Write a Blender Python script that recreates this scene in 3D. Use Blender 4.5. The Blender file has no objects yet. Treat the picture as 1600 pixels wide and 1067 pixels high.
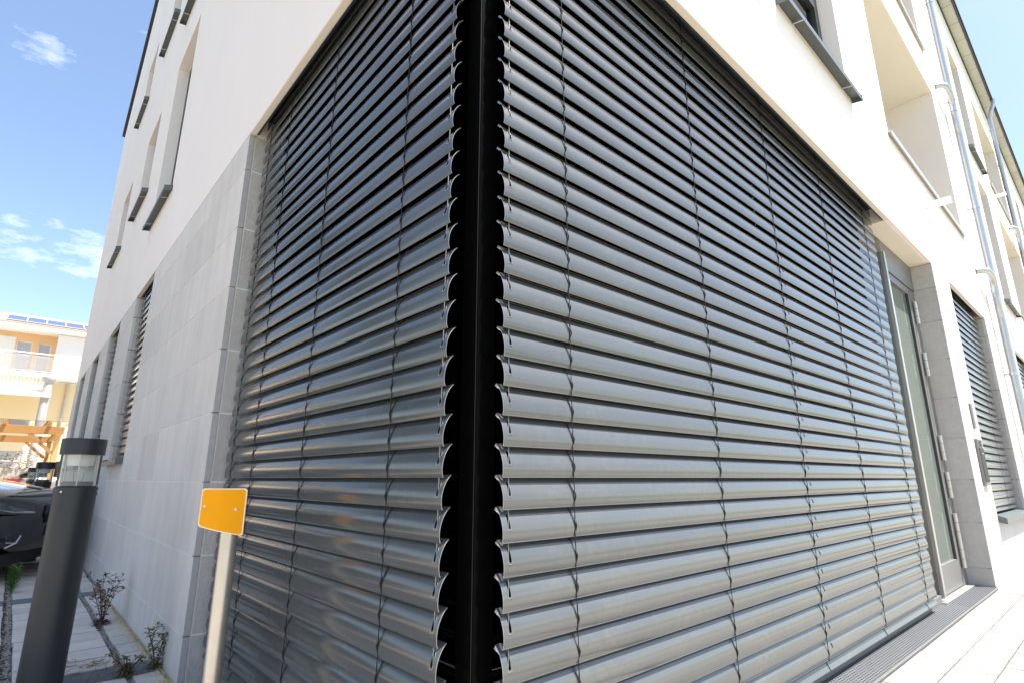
import bpy, bmesh, math, random
from mathutils import Vector, Matrix
random.seed(7)
S = bpy.context.scene
COL = S.collection
EYE = 0.81                       # eye height above the paving by the door

# ------------------------------------------------------------------ camera
cam = bpy.data.cameras.new('camera'); cam_o = bpy.data.objects.new('camera', cam); COL.objects.link(cam_o)
cam.sensor_width = 36; cam.lens = 848 / 1600 * 36; cam.clip_end = 2000; cam.clip_start = 0.02
cam_o.location = (0, 0, EYE)
cam_o.rotation_euler = (math.radians(90 + 14.1), 0, math.radians(48.25 - 90))
S.camera = cam_o
# ------------------------------------------------------------------ sky and sun
SUN = Vector((0.65, -1.0, 2.7)).normalized()
W = bpy.data.worlds.new('World'); S.world = W; W.use_nodes = True
nt = W.node_tree; nt.nodes.clear()
def wn(t, **k):
    n = nt.nodes.new(t)
    for a, b in k.items(): setattr(n, a, b)
    return n
out = wn('ShaderNodeOutputWorld'); bg = wn('ShaderNodeBackground'); bg.inputs['Strength'].default_value = 0.103
sky = wn('ShaderNodeTexSky', sky_type='NISHITA', sun_disc=False)
sky.sun_elevation = math.asin(SUN.z); sky.sun_rotation = math.atan2(SUN.x, SUN.y)
sky.air_density = 1.0; sky.dust_density = 1.6; sky.ozone_density = 1.0
tc = wn('ShaderNodeTexCoord'); mp = wn('ShaderNodeMapping'); mp.inputs['Scale'].default_value = (1.0, 1.0, 2.6)
mp.inputs['Location'].default_value = (2.1, 0.4, 1.3)
no = wn('ShaderNodeTexNoise'); no.inputs['Scale'].default_value = 2.4; no.inputs['Detail'].default_value = 9; no.inputs['Roughness'].default_value = 0.6
cr = wn('ShaderNodeValToRGB'); cr.color_ramp.elements[0].position = 0.58; cr.color_ramp.elements[1].position = 0.80
mx = wn('ShaderNodeMix', data_type='RGBA'); mx.inputs[7].default_value = (9.5, 9.6, 9.8, 1)
L = nt.links.new
L(tc.outputs['Generated'], mp.inputs['Vector']); L(mp.outputs['Vector'], no.inputs['Vector']); L(no.outputs['Fac'], cr.inputs['Fac'])
L(cr.outputs['Color'], mx.inputs[0]); L(sky.outputs['Color'], mx.inputs[6]); L(mx.outputs[2], bg.inputs['Color']); L(bg.outputs[0], out.inputs['Surface'])
sun = bpy.data.lights.new('sun', 'SUN'); sun.energy = 5.0; sun.angle = math.radians(0.53); sun.color = (1.0, 0.965, 0.92)
sun_o = bpy.data.objects.new('sun', sun); COL.objects.link(sun_o); sun_o.location = (20, -30, 60)
sun_o.rotation_euler = SUN.to_track_quat('Z', 'Y').to_euler()
S.view_settings.view_transform = 'Standard'; S.view_settings.look = 'None'; S.view_settings.gamma = 1
S.view_settings.exposure = 1.58; S.view_settings.use_curve_mapping = False
S.render.engine = 'CYCLES'; S.cycles.max_bounces = 8; S.cycles.transparent_max_bounces = 16

# ------------------------------------------------------------------ materials
MATS = {}
def mat(name, col, rough=0.6, metal=0.0, spec=0.5, noise=None, bump=None, emit=None, coat=0.0, streak=None, rnd=0.0, dust=False):
    """noise=(scale, amount, detail)  bump=(scale, strength, distance)  streak=(sx,sy,sz,amount)  rnd = per-object tone"""
    m = bpy.data.materials.new(name); m.use_nodes = True; t = m.node_tree; b = t.nodes['Principled BSDF']
    b.inputs['Roughness'].default_value = rough; b.inputs['Metallic'].default_value = metal
    b.inputs['Specular IOR Level'].default_value = spec; b.inputs['Coat Weight'].default_value = coat
    b.inputs['Base Color'].default_value = (*col, 1)
    co = t.nodes.new('ShaderNodeTexCoord')
    last = None
    def mul(fac_out, lo, hi):
        nonlocal last
        mr = t.nodes.new('ShaderNodeMapRange'); mr.inputs['To Min'].default_value = lo; mr.inputs['To Max'].default_value = hi
        t.links.new(fac_out, mr.inputs['Value'])
        x = t.nodes.new('ShaderNodeMix'); x.data_type = 'RGBA'; x.blend_type = 'MULTIPLY'; x.inputs[0].default_value = 1
        if last is None: x.inputs[6].default_value = (*col, 1)
        else: t.links.new(last, x.inputs[6])
        t.links.new(mr.outputs[0], x.inputs[7]); last = x.outputs[2]
    def geo():
        g = t.nodes.new('ShaderNodeNewGeometry'); return g.outputs['Position']
    if noise:
        n = t.nodes.new('ShaderNodeTexNoise'); n.inputs['Scale'].default_value = noise[0]; n.inputs['Detail'].default_value = noise[2] if len(noise) > 2 else 6
        n.inputs['Roughness'].default_value = 0.62
        t.links.new(geo(), n.inputs['Vector']); mul(n.outputs['Fac'], 1 - noise[1], 1 + noise[1])
        if rough > 0.15:
            mr = t.nodes.new('ShaderNodeMapRange'); mr.inputs['To Min'].default_value = rough * 0.8; mr.inputs['To Max'].default_value = min(1, rough * 1.2)
            t.links.new(n.outputs['Fac'], mr.inputs['Value']); t.links.new(mr.outputs[0], b.inputs['Roughness'])
    if streak:
        mpn = t.nodes.new('ShaderNodeMapping'); mpn.inputs['Scale'].default_value = streak[:3]
        n = t.nodes.new('ShaderNodeTexNoise'); n.inputs['Scale'].default_value = 1; n.inputs['Detail'].default_value = 5
        t.links.new(geo(), mpn.inputs['Vector']); t.links.new(mpn.outputs[0], n.inputs['Vector']); mul(n.outputs['Fac'], 1 - streak[3], 1 + streak[3])
    if rnd:
        oi = t.nodes.new('ShaderNodeObjectInfo'); mul(oi.outputs['Random'], 1 - rnd, 1 + rnd)
    if dust:      # settled dust and water marks, in patches
        n = t.nodes.new('ShaderNodeTexNoise'); n.inputs['Scale'].default_value = 38; n.inputs['Detail'].default_value = 9; n.inputs['Roughness'].default_value = 0.7
        n2 = t.nodes.new('ShaderNodeTexNoise'); n2.inputs['Scale'].default_value = 3.1; n2.inputs['Detail'].default_value = 3
        g_ = geo(); t.links.new(g_, n.inputs['Vector']); t.links.new(g_, n2.inputs['Vector'])
        mu = t.nodes.new('ShaderNodeMath'); mu.operation = 'MULTIPLY'; t.links.new(n.outputs['Fac'], mu.inputs[0]); t.links.new(n2.outputs['Fac'], mu.inputs[1])
        mr = t.nodes.new('ShaderNodeMapRange'); mr.inputs['From Min'].default_value = 0.25; mr.inputs['From Max'].default_value = 0.45; mr.inputs['To Max'].default_value = 0.22
        t.links.new(mu.outputs[0], mr.inputs['Value'])
        x = t.nodes.new('ShaderNodeMix'); x.data_type = 'RGBA'; x.inputs[7].default_value = (0.17, 0.15, 0.125, 1); t.links.new(last, x.inputs[6]); t.links.new(mr.outputs[0], x.inputs[0]); last = x.outputs[2]
        mt = t.nodes.new('ShaderNodeMapRange'); mt.inputs['To Min'].default_value = metal; mt.inputs['To Max'].default_value = 0.0; t.links.new(mr.outputs[0], mt.inputs['Value']); t.links.new(mt.outputs[0], b.inputs['Metallic'])
    if last is not None: t.links.new(last, b.inputs['Base Color'])
    if bump:
        n = t.nodes.new('ShaderNodeTexNoise'); n.inputs['Scale'].default_value = bump[0]; n.inputs['Detail'].default_value = 4
        t.links.new(geo(), n.inputs['Vector'])
        bp = t.nodes.new('ShaderNodeBump'); bp.inputs['Strength'].default_value = bump[1]; bp.inputs['Distance'].default_value = bump[2]
        t.links.new(n.outputs['Fac'], bp.inputs['Height']); t.links.new(bp.outputs[0], b.inputs['Normal'])
    if emit: b.inputs['Emission Color'].default_value = (*emit[:3], 1); b.inputs['Emission Strength'].default_value = emit[3]
    MATS[name] = m; return m
def glass(name, tint, refl_rough=0.0, ior=1.5, alpha=0.0, body=(0.1, 0.1, 0.1)):
    m = bpy.data.materials.new(name); m.use_nodes = True; t = m.node_tree; t.nodes.clear()
    o = t.nodes.new('ShaderNodeOutputMaterial'); tr = t.nodes.new('ShaderNodeBsdfTransparent'); tr.inputs[0].default_value = (*tint, 1)
    gl = t.nodes.new('ShaderNodeBsdfGlossy'); gl.inputs['Roughness'].default_value = refl_rough
    fr = t.nodes.new('ShaderNodeFresnel'); fr.inputs['IOR'].default_value = ior
    m1 = t.nodes.new('ShaderNodeMixShader'); sh = tr.outputs[0]
    if alpha:
        df = t.nodes.new('ShaderNodeBsdfDiffuse'); df.inputs[0].default_value = (*body, 1)
        m0 = t.nodes.new('ShaderNodeMixShader'); m0.inputs[0].default_value = alpha
        t.links.new(tr.outputs[0], m0.inputs[1]); t.links.new(df.outputs[0], m0.inputs[2]); sh = m0.outputs[0]
    t.links.new(fr.outputs[0], m1.inputs[0]); t.links.new(sh, m1.inputs[1]); t.links.new(gl.outputs[0], m1.inputs[2]); t.links.new(m1.outputs[0], o.inputs[0])
    MATS[name] = m; return m
mat('stucco', (0.86, 0.79, 0.75), 0.9, spec=0.2, noise=(0.9, 0.035, 8), streak=(2.2, 2.2, 0.22, 0.03), bump=(230, 0.5, 0.005))
mat('soffit', (0.78, 0.72, 0.62), 0.9, spec=0.2, noise=(1.5, 0.04), bump=(260, 0.3, 0.003))
mat('stone', (0.62, 0.58, 0.54), 0.75, spec=0.3, noise=(4, 0.13, 9), streak=(13, 13, 1.1, 0.13), bump=(90, 0.35, 0.003), rnd=0.065)
mat('stone_rough', (0.50, 0.475, 0.445), 0.85, spec=0.25, noise=(22, 0.20, 8), bump=(110, 0.7, 0.006), rnd=0.05)
mat('stone_edge', (0.42, 0.41, 0.40), 0.9, spec=0.2, noise=(40, 0.2))
mat('mortar', (0.74, 0.72, 0.69), 0.95, spec=0.1, noise=(30, 0.06))
mat('anthracite', (0.035, 0.04, 0.043), 0.42, spec=0.5, noise=(20, 0.1))
mat('sill', (0.10, 0.115, 0.115), 0.38, spec=0.5, noise=(25, 0.1))
mat('black_enamel', (0.002, 0.002, 0.002), 0.3, spec=0.02)
mat('silicone', (0.012, 0.012, 0.012), 0.7, spec=0.1)
mat('aluminium', (0.52, 0.50, 0.46), 0.38, metal=0.7, noise=(14, 0.08))
mat('frame_grey', (0.20, 0.195, 0.185), 0.45, metal=0.3, noise=(10, 0.08))
mat('steel', (0.62, 0.63, 0.64), 0.28, metal=1.0, noise=(30, 0.08))
mat('zinc', (0.50, 0.52, 0.54), 0.42, metal=0.85, noise=(9, 0.12))
mat('slat', (0.072, 0.077, 0.076), 0.155, metal=0.0, spec=0.8, noise=(2.5, 0.08, 5), streak=(2.4, 2.4, 90, 0.09), rnd=0.09, dust=True)
mat('slat_edge', (0.36, 0.37, 0.37), 0.35, metal=0.4)
mat('cord', (0.02, 0.02, 0.021), 0.85, spec=0.2)
mat('wire', (0.17, 0.17, 0.17), 0.5, metal=0.2)
mat('grate', (0.13, 0.135, 0.14), 0.5, metal=0.25, noise=(30, 0.12))
mat('eyelet', (0.22, 0.23, 0.23), 0.5)
mat('room', (0.16, 0.155, 0.15), 0.9)
mat('eave_panel', (0.52, 0.50, 0.46), 0.8, noise=(3, 0.1), rnd=0.06)
mat('roof_dark', (0.05, 0.05, 0.052), 0.7, noise=(12, 0.2))
mat('paver_left', (0.50, 0.475, 0.44), 0.9, spec=0.2, noise=(11, 0.24, 9), bump=(160, 0.5, 0.004), rnd=0.09)
mat('paver_dark', (0.13, 0.145, 0.16), 0.9, spec=0.2, noise=(16, 0.14, 8), bump=(160, 0.5, 0.004), rnd=0.09)
mat('paver_right', (0.25, 0.235, 0.205), 0.9, spec=0.2, noise=(14, 0.09, 8), bump=(160, 0.4, 0.003), rnd=0.05)
mat('ground', (0.32, 0.28, 0.235), 0.95, spec=0.15, noise=(6, 0.22, 9), bump=(70, 0.6, 0.01))
mat('joint_sand', (0.075, 0.068, 0.058), 0.95, spec=0.1, noise=(60, 0.3))
mat('gravel', (0.30, 0.28, 0.25), 0.9, noise=(45, 0.45))
mat('seed_husk', (0.50, 0.38, 0.17), 0.9, noise=(50, 0.3))
mat('yellow_paint', (0.82, 0.335, 0.001), 0.5, spec=0.15, noise=(5, 0.05))
mat('plate_rim', (0.90, 0.72, 0.45), 0.4)
mat('post_metal', (0.58, 0.545, 0.48), 0.36, metal=0.8, noise=(14, 0.22, 9), streak=(30, 30, 3, 0.12))
mat('tape', (0.42, 0.40, 0.36), 0.6)
mat('bollard', (0.020, 0.023, 0.026), 0.45, spec=0.5, noise=(18, 0.12), bump=(420, 0.12, 0.001))
mat('lamp_white', (0.80, 0.78, 0.72), 0.5)
mat('car_black', (0.004, 0.004, 0.005), 0.10, spec=0.6, coat=1.0)
mat('car_plastic', (0.012, 0.012, 0.012), 0.55)
mat('car_silver', (0.42, 0.40, 0.39), 0.3, metal=0.6, coat=0.6)
mat('chrome', (0.75, 0.76, 0.78), 0.12, metal=1.0)
mat('tyre', (0.015, 0.015, 0.015), 0.8)
mat('rim', (0.45, 0.45, 0.46), 0.3, metal=0.9)
mat('tail_red', (0.45, 0.02, 0.02), 0.2, coat=0.5)
mat('lamp_dark', (0.05, 0.055, 0.065), 0.12, coat=0.8)
mat('timber', (0.60, 0.33, 0.13), 0.7, spec=0.3, noise=(6, 0.12), streak=(3, 30, 30, 0.14))
mat('house_orange', (0.80, 0.50, 0.25), 0.9, noise=(1, 0.04))
mat('house_white', (0.80, 0.78, 0.74), 0.9, noise=(1, 0.03))
mat('house_yellow', (0.80, 0.68, 0.42), 0.9, noise=(1, 0.04))
mat('awning', (0.82, 0.74, 0.60), 0.9)
mat('clay_tile', (0.26, 0.20, 0.17), 0.85, noise=(4, 0.25))
mat('solar', (0.05, 0.06, 0.20), 0.12, spec=0.6, coat=0.5)
mat('column_grey', (0.36, 0.35, 0.34), 0.6, noise=(3, 0.1))
mat('leaf_green', (0.075, 0.16, 0.02), 0.6, noise=(30, 0.3))
mat('leaf_dull', (0.10, 0.095, 0.03), 0.75, noise=(30, 0.35))
mat('leaf_red', (0.09, 0.035, 0.025), 0.7, noise=(30, 0.3))
mat('stem_red', (0.10, 0.045, 0.03), 0.7)
mat('dry_leaf', (0.20, 0.15, 0.06), 0.8, noise=(40, 0.3))
mat('tree_leaf', (0.055, 0.095, 0.022), 0.7, noise=(3, 0.35))
mat('bark', (0.10, 0.075, 0.055), 0.9, noise=(8, 0.3))
mat('lawn', (0.085, 0.15, 0.03), 0.95, spec=0.1, noise=(3, 0.25, 9))
mat('curtain_pane', (0.42, 0.43, 0.45), 0.12, spec=0.5)
mat('flower', (0.70, 0.28, 0.22), 0.7)
mat('white_plastic', (0.80, 0.79, 0.77), 0.4)
mat('screen_dark', (0.03, 0.035, 0.03), 0.12, spec=0.5)
mat('panel_dark', (0.03, 0.035, 0.03), 0.45, spec=0.15)
glass('pane', (0.62, 0.66, 0.64), ior=1.62)
glass('clear', (0.96, 0.97, 0.96), ior=1.13, alpha=0.10, body=(0.8, 0.8, 0.76))
glass('frosted', (0.30, 0.33, 0.31), refl_rough=0.05, ior=1.9, alpha=0.5, body=(0.30, 0.35, 0.30))
glass('car_glass', (0.06, 0.07, 0.07), ior=1.5)
glass('poly_sheet', (0.80, 0.80, 0.78), refl_rough=0.05, ior=1.5, alpha=0.25, body=(0.8, 0.75, 0.68))

# ------------------------------------------------------------------ mesh helpers
class MB:
    def __init__(s): s.v = []; s.f = []; s.m = []
    def add(s, vs, fs, mi=0):
        o = len(s.v); s.v += [tuple(x) for x in vs]
        for f in fs: s.f.append([i + o for i in f]); s.m.append(mi)
    def box(s, x0, x1, y0, y1, z0, z1, mi=0, M=None):
        vs = [Vector((x, y, z)) for x in (x0, x1) for y in (y0, y1) for z in (z0, z1)]
        if M: vs = [M @ v for v in vs]
        s.add(vs, [(0, 1, 3, 2), (4, 6, 7, 5), (0, 4, 5, 1), (2, 3, 7, 6), (0, 2, 6, 4), (1, 5, 7, 3)], mi); return s
    def prism(s, poly, a, b, fn, mi=0):
        """poly: list of 2D; fn(p, t) -> 3D; extruded from t=a to t=b"""
        n = len(poly); vs = [fn(p, a) for p in poly] + [fn(p, b) for p in poly]
        fs = [tuple(range(n - 1, -1, -1)), tuple(range(n, 2 * n))] + [(i, (i + 1) % n, n + (i + 1) % n, n + i) for i in range(n)]
        s.add(vs, fs, mi); return s
    def tube(s, pts, r, n=6, mi=0, cap=True):
        pts = [Vector(p) for p in pts]; rs = r if isinstance(r, (list, tuple)) else [r] * len(pts)
        rings = []; ref = None
        for i, p in enumerate(pts):
            d = (pts[min(i + 1, len(pts) - 1)] - pts[max(i - 1, 0)]).normalized()
            if ref is None:
                ref = Vector((1, 0, 0)) if abs(d.x) < 0.8 else Vector((0, 1, 0))
            a = (ref - d * ref.dot(d)).normalized(); b = d.cross(a); ref = a
            rings.append([p + (a * math.cos(2 * math.pi * k / n) + b * math.sin(2 * math.pi * k / n)) * rs[i] for k in range(n)])
        vs = [v for R in rings for v in R]; fs = []
        for i in range(len(pts) - 1):
            for k in range(n): fs.append((i * n + k, i * n + (k + 1) % n, (i + 1) * n + (k + 1) % n, (i + 1) * n + k))
        if cap: fs.append(tuple(range(n - 1, -1, -1))); fs.append(tuple((len(pts) - 1) * n + k for k in range(n)))
        s.add(vs, fs, mi); return s
    def lathe(s, prof, n=40, c=(0, 0), mi=0):
        vs = []; fs = []
        for r, z in prof:
            for k in range(n):
                a = 2 * math.pi * k / n; vs.append((c[0] + r * math.cos(a), c[1] + r * math.sin(a), z))
        m = len(prof)
        for i in range(m - 1):
            for k in range(n): fs.append((i * n + k, i * n + (k + 1) % n, (i + 1) * n + (k + 1) % n, (i + 1) * n + k))
        s.add(vs, fs, mi); return s
    def mesh(s, name, mats, smooth=False, angle=0.6, bevel=0, recalc=True):
        me = bpy.data.meshes.new(name); me.from_pydata(s.v, [], s.f)
        for i, p in enumerate(me.polygons): p.material_index = s.m[i]
        b = bmesh.new(); b.from_mesh(me)
        if bevel:
            bmesh.ops.recalc_face_normals(b, faces=b.faces)
            bmesh.ops.bevel(b, geom=b.edges[:], offset=bevel, segments=1, affect='EDGES', profile=0.5)
        if recalc: bmesh.ops.recalc_face_normals(b, faces=b.faces)
        b.to_mesh(me); b.free()
        for x in (mats if isinstance(mats, (list, tuple)) else [mats]): me.materials.append(MATS[x])
        if smooth:
            for p in me.polygons: p.use_smooth = True
            me.set_sharp_from_angle(angle=angle)
        return me
    def build(s, name, mats, parent=None, **k):
        return link(name, s.mesh(name, mats, **k), parent)
def link(name, me, parent=None, loc=(0, 0, 0)):
    o = bpy.data.objects.new(name, me); COL.objects.link(o); o.parent = parent; o.location = loc; return o
def thing(name, label, cat, loc=(0, 0, 0), rotz=0, group=None, obj=None):
    o = obj or link(name, None); o['label'] = label; o['category'] = cat
    if obj is None: o.location = loc; o.rotation_euler = (0, 0, rotz)
    if group: o['group'] = group
    return o
def struct(o): o['kind'] = 'structure'; return o
def stuff(o): o['kind'] = 'stuff'; return o
def sheet(name, m, x0, x1, y0, y1, z): 
    b = MB(); b.add([(x0, y0, z), (x1, y0, z), (x1, y1, z), (x0, y1, z)], [(0, 1, 2, 3)]); return struct(b.build(name, m, recalc=False))
def openwall(b, u0, u1, v0, v1, holes, fn, d0, d1, mi=0):
    """wall u0..u1 x v0..v1 with rectangular holes, front face at depth d0, back at d1; fn(u,v,d)->xyz"""
    us = sorted({u0, u1, *[h[0] for h in holes], *[h[1] for h in holes]}); us = [u for u in us if u0 <= u <= u1]
    vs = sorted({v0, v1, *[h[2] for h in holes], *[h[3] for h in holes]}); vs = [v for v in vs if v0 <= v <= v1]
    def solid(i, j):
        if i < 0 or j < 0 or i >= len(us) - 1 or j >= len(vs) - 1: return False
        cu = (us[i] + us[i + 1]) / 2; cv = (vs[j] + vs[j + 1]) / 2
        return not any(h[0] < cu < h[1] and h[2] < cv < h[3] for h in holes)
    for i in range(len(us) - 1):
        for j in range(len(vs) - 1):
            if not solid(i, j): continue
            a, c, e, g = us[i], us[i + 1], vs[j], vs[j + 1]
            b.add([fn(a, e, d0), fn(c, e, d0), fn(c, g, d0), fn(a, g, d0)], [(0, 1, 2, 3)], mi)
            b.add([fn(a, e, d1), fn(c, e, d1), fn(c, g, d1), fn(a, g, d1)], [(3, 2, 1, 0)], mi)
            if not solid(i - 1, j): b.add([fn(a, e, d0), fn(a, g, d0), fn(a, g, d1), fn(a, e, d1)], [(0, 1, 2, 3)], mi)
            if not solid(i + 1, j): b.add([fn(c, e, d0), fn(c, g, d0), fn(c, g, d1), fn(c, e, d1)], [(3, 2, 1, 0)], mi)
            if not solid(i, j - 1): b.add([fn(a, e, d0), fn(c, e, d0), fn(c, e, d1), fn(a, e, d1)], [(3, 2, 1, 0)], mi)
            if not solid(i, j + 1): b.add([fn(a, g, d0), fn(c, g, d0), fn(c, g, d1), fn(a, g, d1)], [(0, 1, 2, 3)], mi)

# ------------------------------------------------------------------ ground
gb = MB()
xs = [-900, -30, -0.68, 0.9, 60, 900]; ys = [-900, -40, 0.9, 1.72, 60, 900]
zz = lambda x, y: -0.04 if y <= 0.9 else -0.095
gb.add([(x, y, zz(x, y)) for x in xs for y in ys], [(i * 6 + j, (i + 1) * 6 + j, (i + 1) * 6 + j + 1, i * 6 + j + 1) for i in range(5) for j in range(5)])
ground = struct(gb.build('ground', 'ground'))
struct(MB().box(-40, -0.69, 1.3, 60, -0.094, -0.052).build('car_park', 'ground'))
struct(MB().box(-0.6899, 0.66, 9.21, 60, -0.094, -0.052).build('lane', 'ground'))
GL = -0.05      # paving level beside the gable wall

# ------------------------------------------------------------------ the corner building
XF, YF = 0.667, 0.874          # outer planes of the gable wall and of the street wall
ZF = 1.835 + EYE               # underside of the rendered upper floors
E_ = EYE
bld = thing('corner_building', 'white rendered three-storey corner building with grey stone ground floor and wide corner glazing', 'building', (0, 0, 0))
RX = lambda u, v, d: (u, YF + d, v)      # street wall: u along x, d inwards
LX = lambda u, v, d: (XF + d, u, v)      # gable wall: u along y, d inwards
# --- openings
FL = 2.65
st_win = []; st_log = []
for k in range(3):
    o = 8.0 * k
    for f in range(2):
        zb = 2.60 + E_ + f * FL
        if k == 0: st_win.append((1.30, 2.52, zb, zb + 2.2, 'full'))
        st_win.append((2.82 + o, 3.96 + o, zb, zb + 2.2, 'part'))
        st_log.append((5.0 + o, 8.0 + o, 2.79 + E_ + f * FL, 4.80 + E_ + f * FL))
gb_win = []
for f in range(2):
    gb_win.append((5.48, 6.5, 2.58 + E_ + f * FL, 4.57 + E_ + f * FL))
    gb_win.append((7.46, 8.42, 3.40 + E_ + f * FL, 4.55 + E_ + f * FL))
    gb_win.append((9.76, 10.7, 3.40 + E_ + f * FL, 4.55 + E_ + f * FL))
EAVE = 8.41 + E_
SY = 2.912                      # near end of the gable-side cladding
gwin = [(5.64 + 2.15 * k, 6.66 + 2.15 * k, 0.13 + E_, ZF) for k in range(4)]
swin = [(6.40, 8.26, -0.36 + E_), (10.62, 12.4, -0.36 + E_), (14.5, 16.3, -0.36 + E_), (18.6, 20.4, -0.36 + E_)]
def thin_wall(b, u0, u1, spans, fn):
    """bottom strip of the render: a thin apron in front of each blind pocket, full depth elsewhere"""
    us = sorted({u0, u1, *[max(u0, a) for a, c in spans], *[c for a, c in spans]})
    for a, c in zip(us, us[1:]):
        thin = any(p - 1e-4 <= (a + c) / 2 <= q for p, q in spans)
        b.prism([(a, ZF), (c, ZF), (c, ZF + 0.12), (a, ZF + 0.12)], 0, 0.033 if thin else 0.30, lambda p, t: fn(p[0], p[1], t))
w = MB()
openwall(w, XF + 0.001, 30, ZF + 0.12, EAVE, [h[:4] for h in st_win + [(*l, 0) for l in st_log]], RX, 0, 0.30)
thin_wall(w, XF + 0.001, 30, [(XF, 4.47)] + [(a, c) for a, c, _ in swin], RX)
w.build('upper_wall', 'stucco', bld)
w = MB()
openwall(w, YF, 14.2, ZF + 0.12, 8.5, gb_win, LX, 0, 0.30)
thin_wall(w, YF, 14.2, [(YF, SY)] + [(a, c) for a, c, _, _ in gwin], LX)
pl = [(YF, 8.5), (14.2, 8.5), (7.6, 14.05), (YF, EAVE)]
w.prism(pl, XF, XF + 0.3, lambda p, t: (t, p[0], p[1]))
w.build('gable_wall', 'stucco', bld)
# base bead of the render
b = MB(); b.box(XF + 0.003, 4.47, YF + 0.003, YF + 0.029, ZF - 0.005, ZF - 0.0005); b.box(XF + 0.003, XF + 0.029, YF + 0.032, 2.90, ZF - 0.005, ZF - 0.0005)
b.build('base_bead', 'soffit', bld)
# soffit boards: blind pocket (dark) and door soffit
b = MB(); b.box(4.472, 5.75, YF + 0.302, 1.40, ZF + 0.002, ZF + 0.05); b.box(4.472, 5.716, YF + 0.03, 1.03, ZF - 0.004, ZF - 0.001); b.build('door_soffit', 'soffit', bld)
b = MB()
b.box(XF + 0.036, 4.465, YF + 0.036, YF + 0.044, ZF + 0.004, ZF + 0.115); b.box(XF + 0.036, XF + 0.044, YF + 0.05, 2.905, ZF + 0.004, ZF + 0.115)
b.box(XF + 0.05, 4.465, YF + 0.05, 1.25, ZF + 0.112, ZF + 0.118); b.box(XF + 0.05, 1.05, 1.2505, 2.95, ZF + 0.112, ZF + 0.118)
b.build('blind_pocket', 'anthracite', bld)
# rooms behind the glass
b = MB(); b.box(0.90, 4.70, 1.13, 5.2, -0.03, 0.0); b.build('room_floor', 'room', bld)
b = MB(); b.box(0.90, 6.0, 5.0, 5.2, 0.0, 2.95); b.box(4.80, 6.0, 1.35, 5.0, 0, 2.95); b.box(0.9, 1.0, 3.05, 5.0, 0, 2.95); b.build('room_wall', 'room', bld)
b = MB(); b.box(XF + 0.31, 30, YF + 0.31, 14.0, 2.96, 3.1); b.box(XF + 0.31, 30, YF + 2.2, 14.0, 2.65, 2.955); b.build('floor_slab', 'room', bld)
b = MB()
b.box(XF + .31, 30, YF + 2.2, YF + 2.4, 3.11, 9.0); b.box(29.8, 30, YF + .31, 14, 0, 3); b.box(XF + .31, 30, 13.9, 14.19, 0, 8.4); b.box(6.01, 30, 1.6, 1.7, 0, 2.64); b.box(XF + .32, XF + .42, 3.06, 13.89, 0, 2.64)
b.build('inner_wall', 'room', bld)
# loggias: side walls, soffit, floor, flashing
for x0, x1, z0, z1 in st_log:
    if x0 > 22: continue
    g = MB()
    g.box(x0 - 0.12, x0 + 0.002, YF + 0.012, YF + 1.7, z0 + 0.02, z1 - 0.004); g.box(x1 - 0.002, x1 + 0.12, YF + 0.012, YF + 1.7, z0 + 0.02, z1 - 0.004)
    g.box(x0, x1, YF + 1.6, YF + 1.7, z0, z1)
    lg = g.build('loggia', 'stucco', bld)
    g = MB(); g.box(x0 - 0.1, x1 + 0.1, YF + 0.012, YF + 1.65, z1 - 0.003, z1 + 0.11); g.build('loggia_soffit', 'soffit', lg)
    g = MB(); g.box(x0, x1, YF + 0.301, YF + 1.6, z0 - 0.11, z0 - 0.001); g.build('loggia_floor', 'frame_grey', lg)
    g = MB(); g.box(x0 - 0.02, x1 + 0.05, YF - 0.028, YF + 0.31, z0 + 0.002, z0 + 0.016); g.box(x0 - 0.02, x1 + 0.05, YF - 0.030, YF - 0.026, z0 - 0.035, z0 + 0.0165)
    g.build('parapet_flashing', 'aluminium', lg)
    g = MB(); g.box(x0 + 0.5, x1 - 0.5, YF + 1.57, YF + 1.597, z0 + 0.02, z1 - 0.05); g.build('loggia_window', 'screen_dark', lg)
def sill(parent, fn, u0, u1, z, dp=0.062, di=0.13):
    g = MB()
    g.prism([(-dp, z - 0.004), (di, z + 0.018), (di, z + 0.022), (-dp, z)], u0, u1, lambda p, t: fn(t, p[1], p[0]))
    g.prism([(-dp - 0.003, z - 0.036), (-dp - 0.0003, z - 0.036), (-dp - 0.0003, z + 0.001), (-dp - 0.003, z + 0.001)], u0, u1, lambda p, t: fn(t, p[1], p[0]))
    s_ = g.build('sill', 'sill', parent)
    for uu in (u0, u1):
        g = MB(); sgn = 1 if uu == u0 else -1
        g.prism([(-dp - 0.006, z - 0.042), (-0.001, z - 0.028), (-0.001, z + 0.03), (-dp - 0.006, z + 0.008)], uu - 0.006 * sgn, uu - 0.001 * sgn, lambda p, t: fn(t, p[1], p[0]))
        g.build('sill_end_cap', 'sill', s_)
    for q in (0.17, 0.83):
        g = MB(); um = u0 + (u1 - u0) * q
        g.prism([(-dp, z - 0.035), (-0.002, z - 0.022), (-0.002, z - 0.016), (-dp, z - 0.029)], um - 0.006, um + 0.006, lambda p, t: fn(t, p[1], p[0])); g.build('sill_bracket', 'steel', s_)
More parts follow.
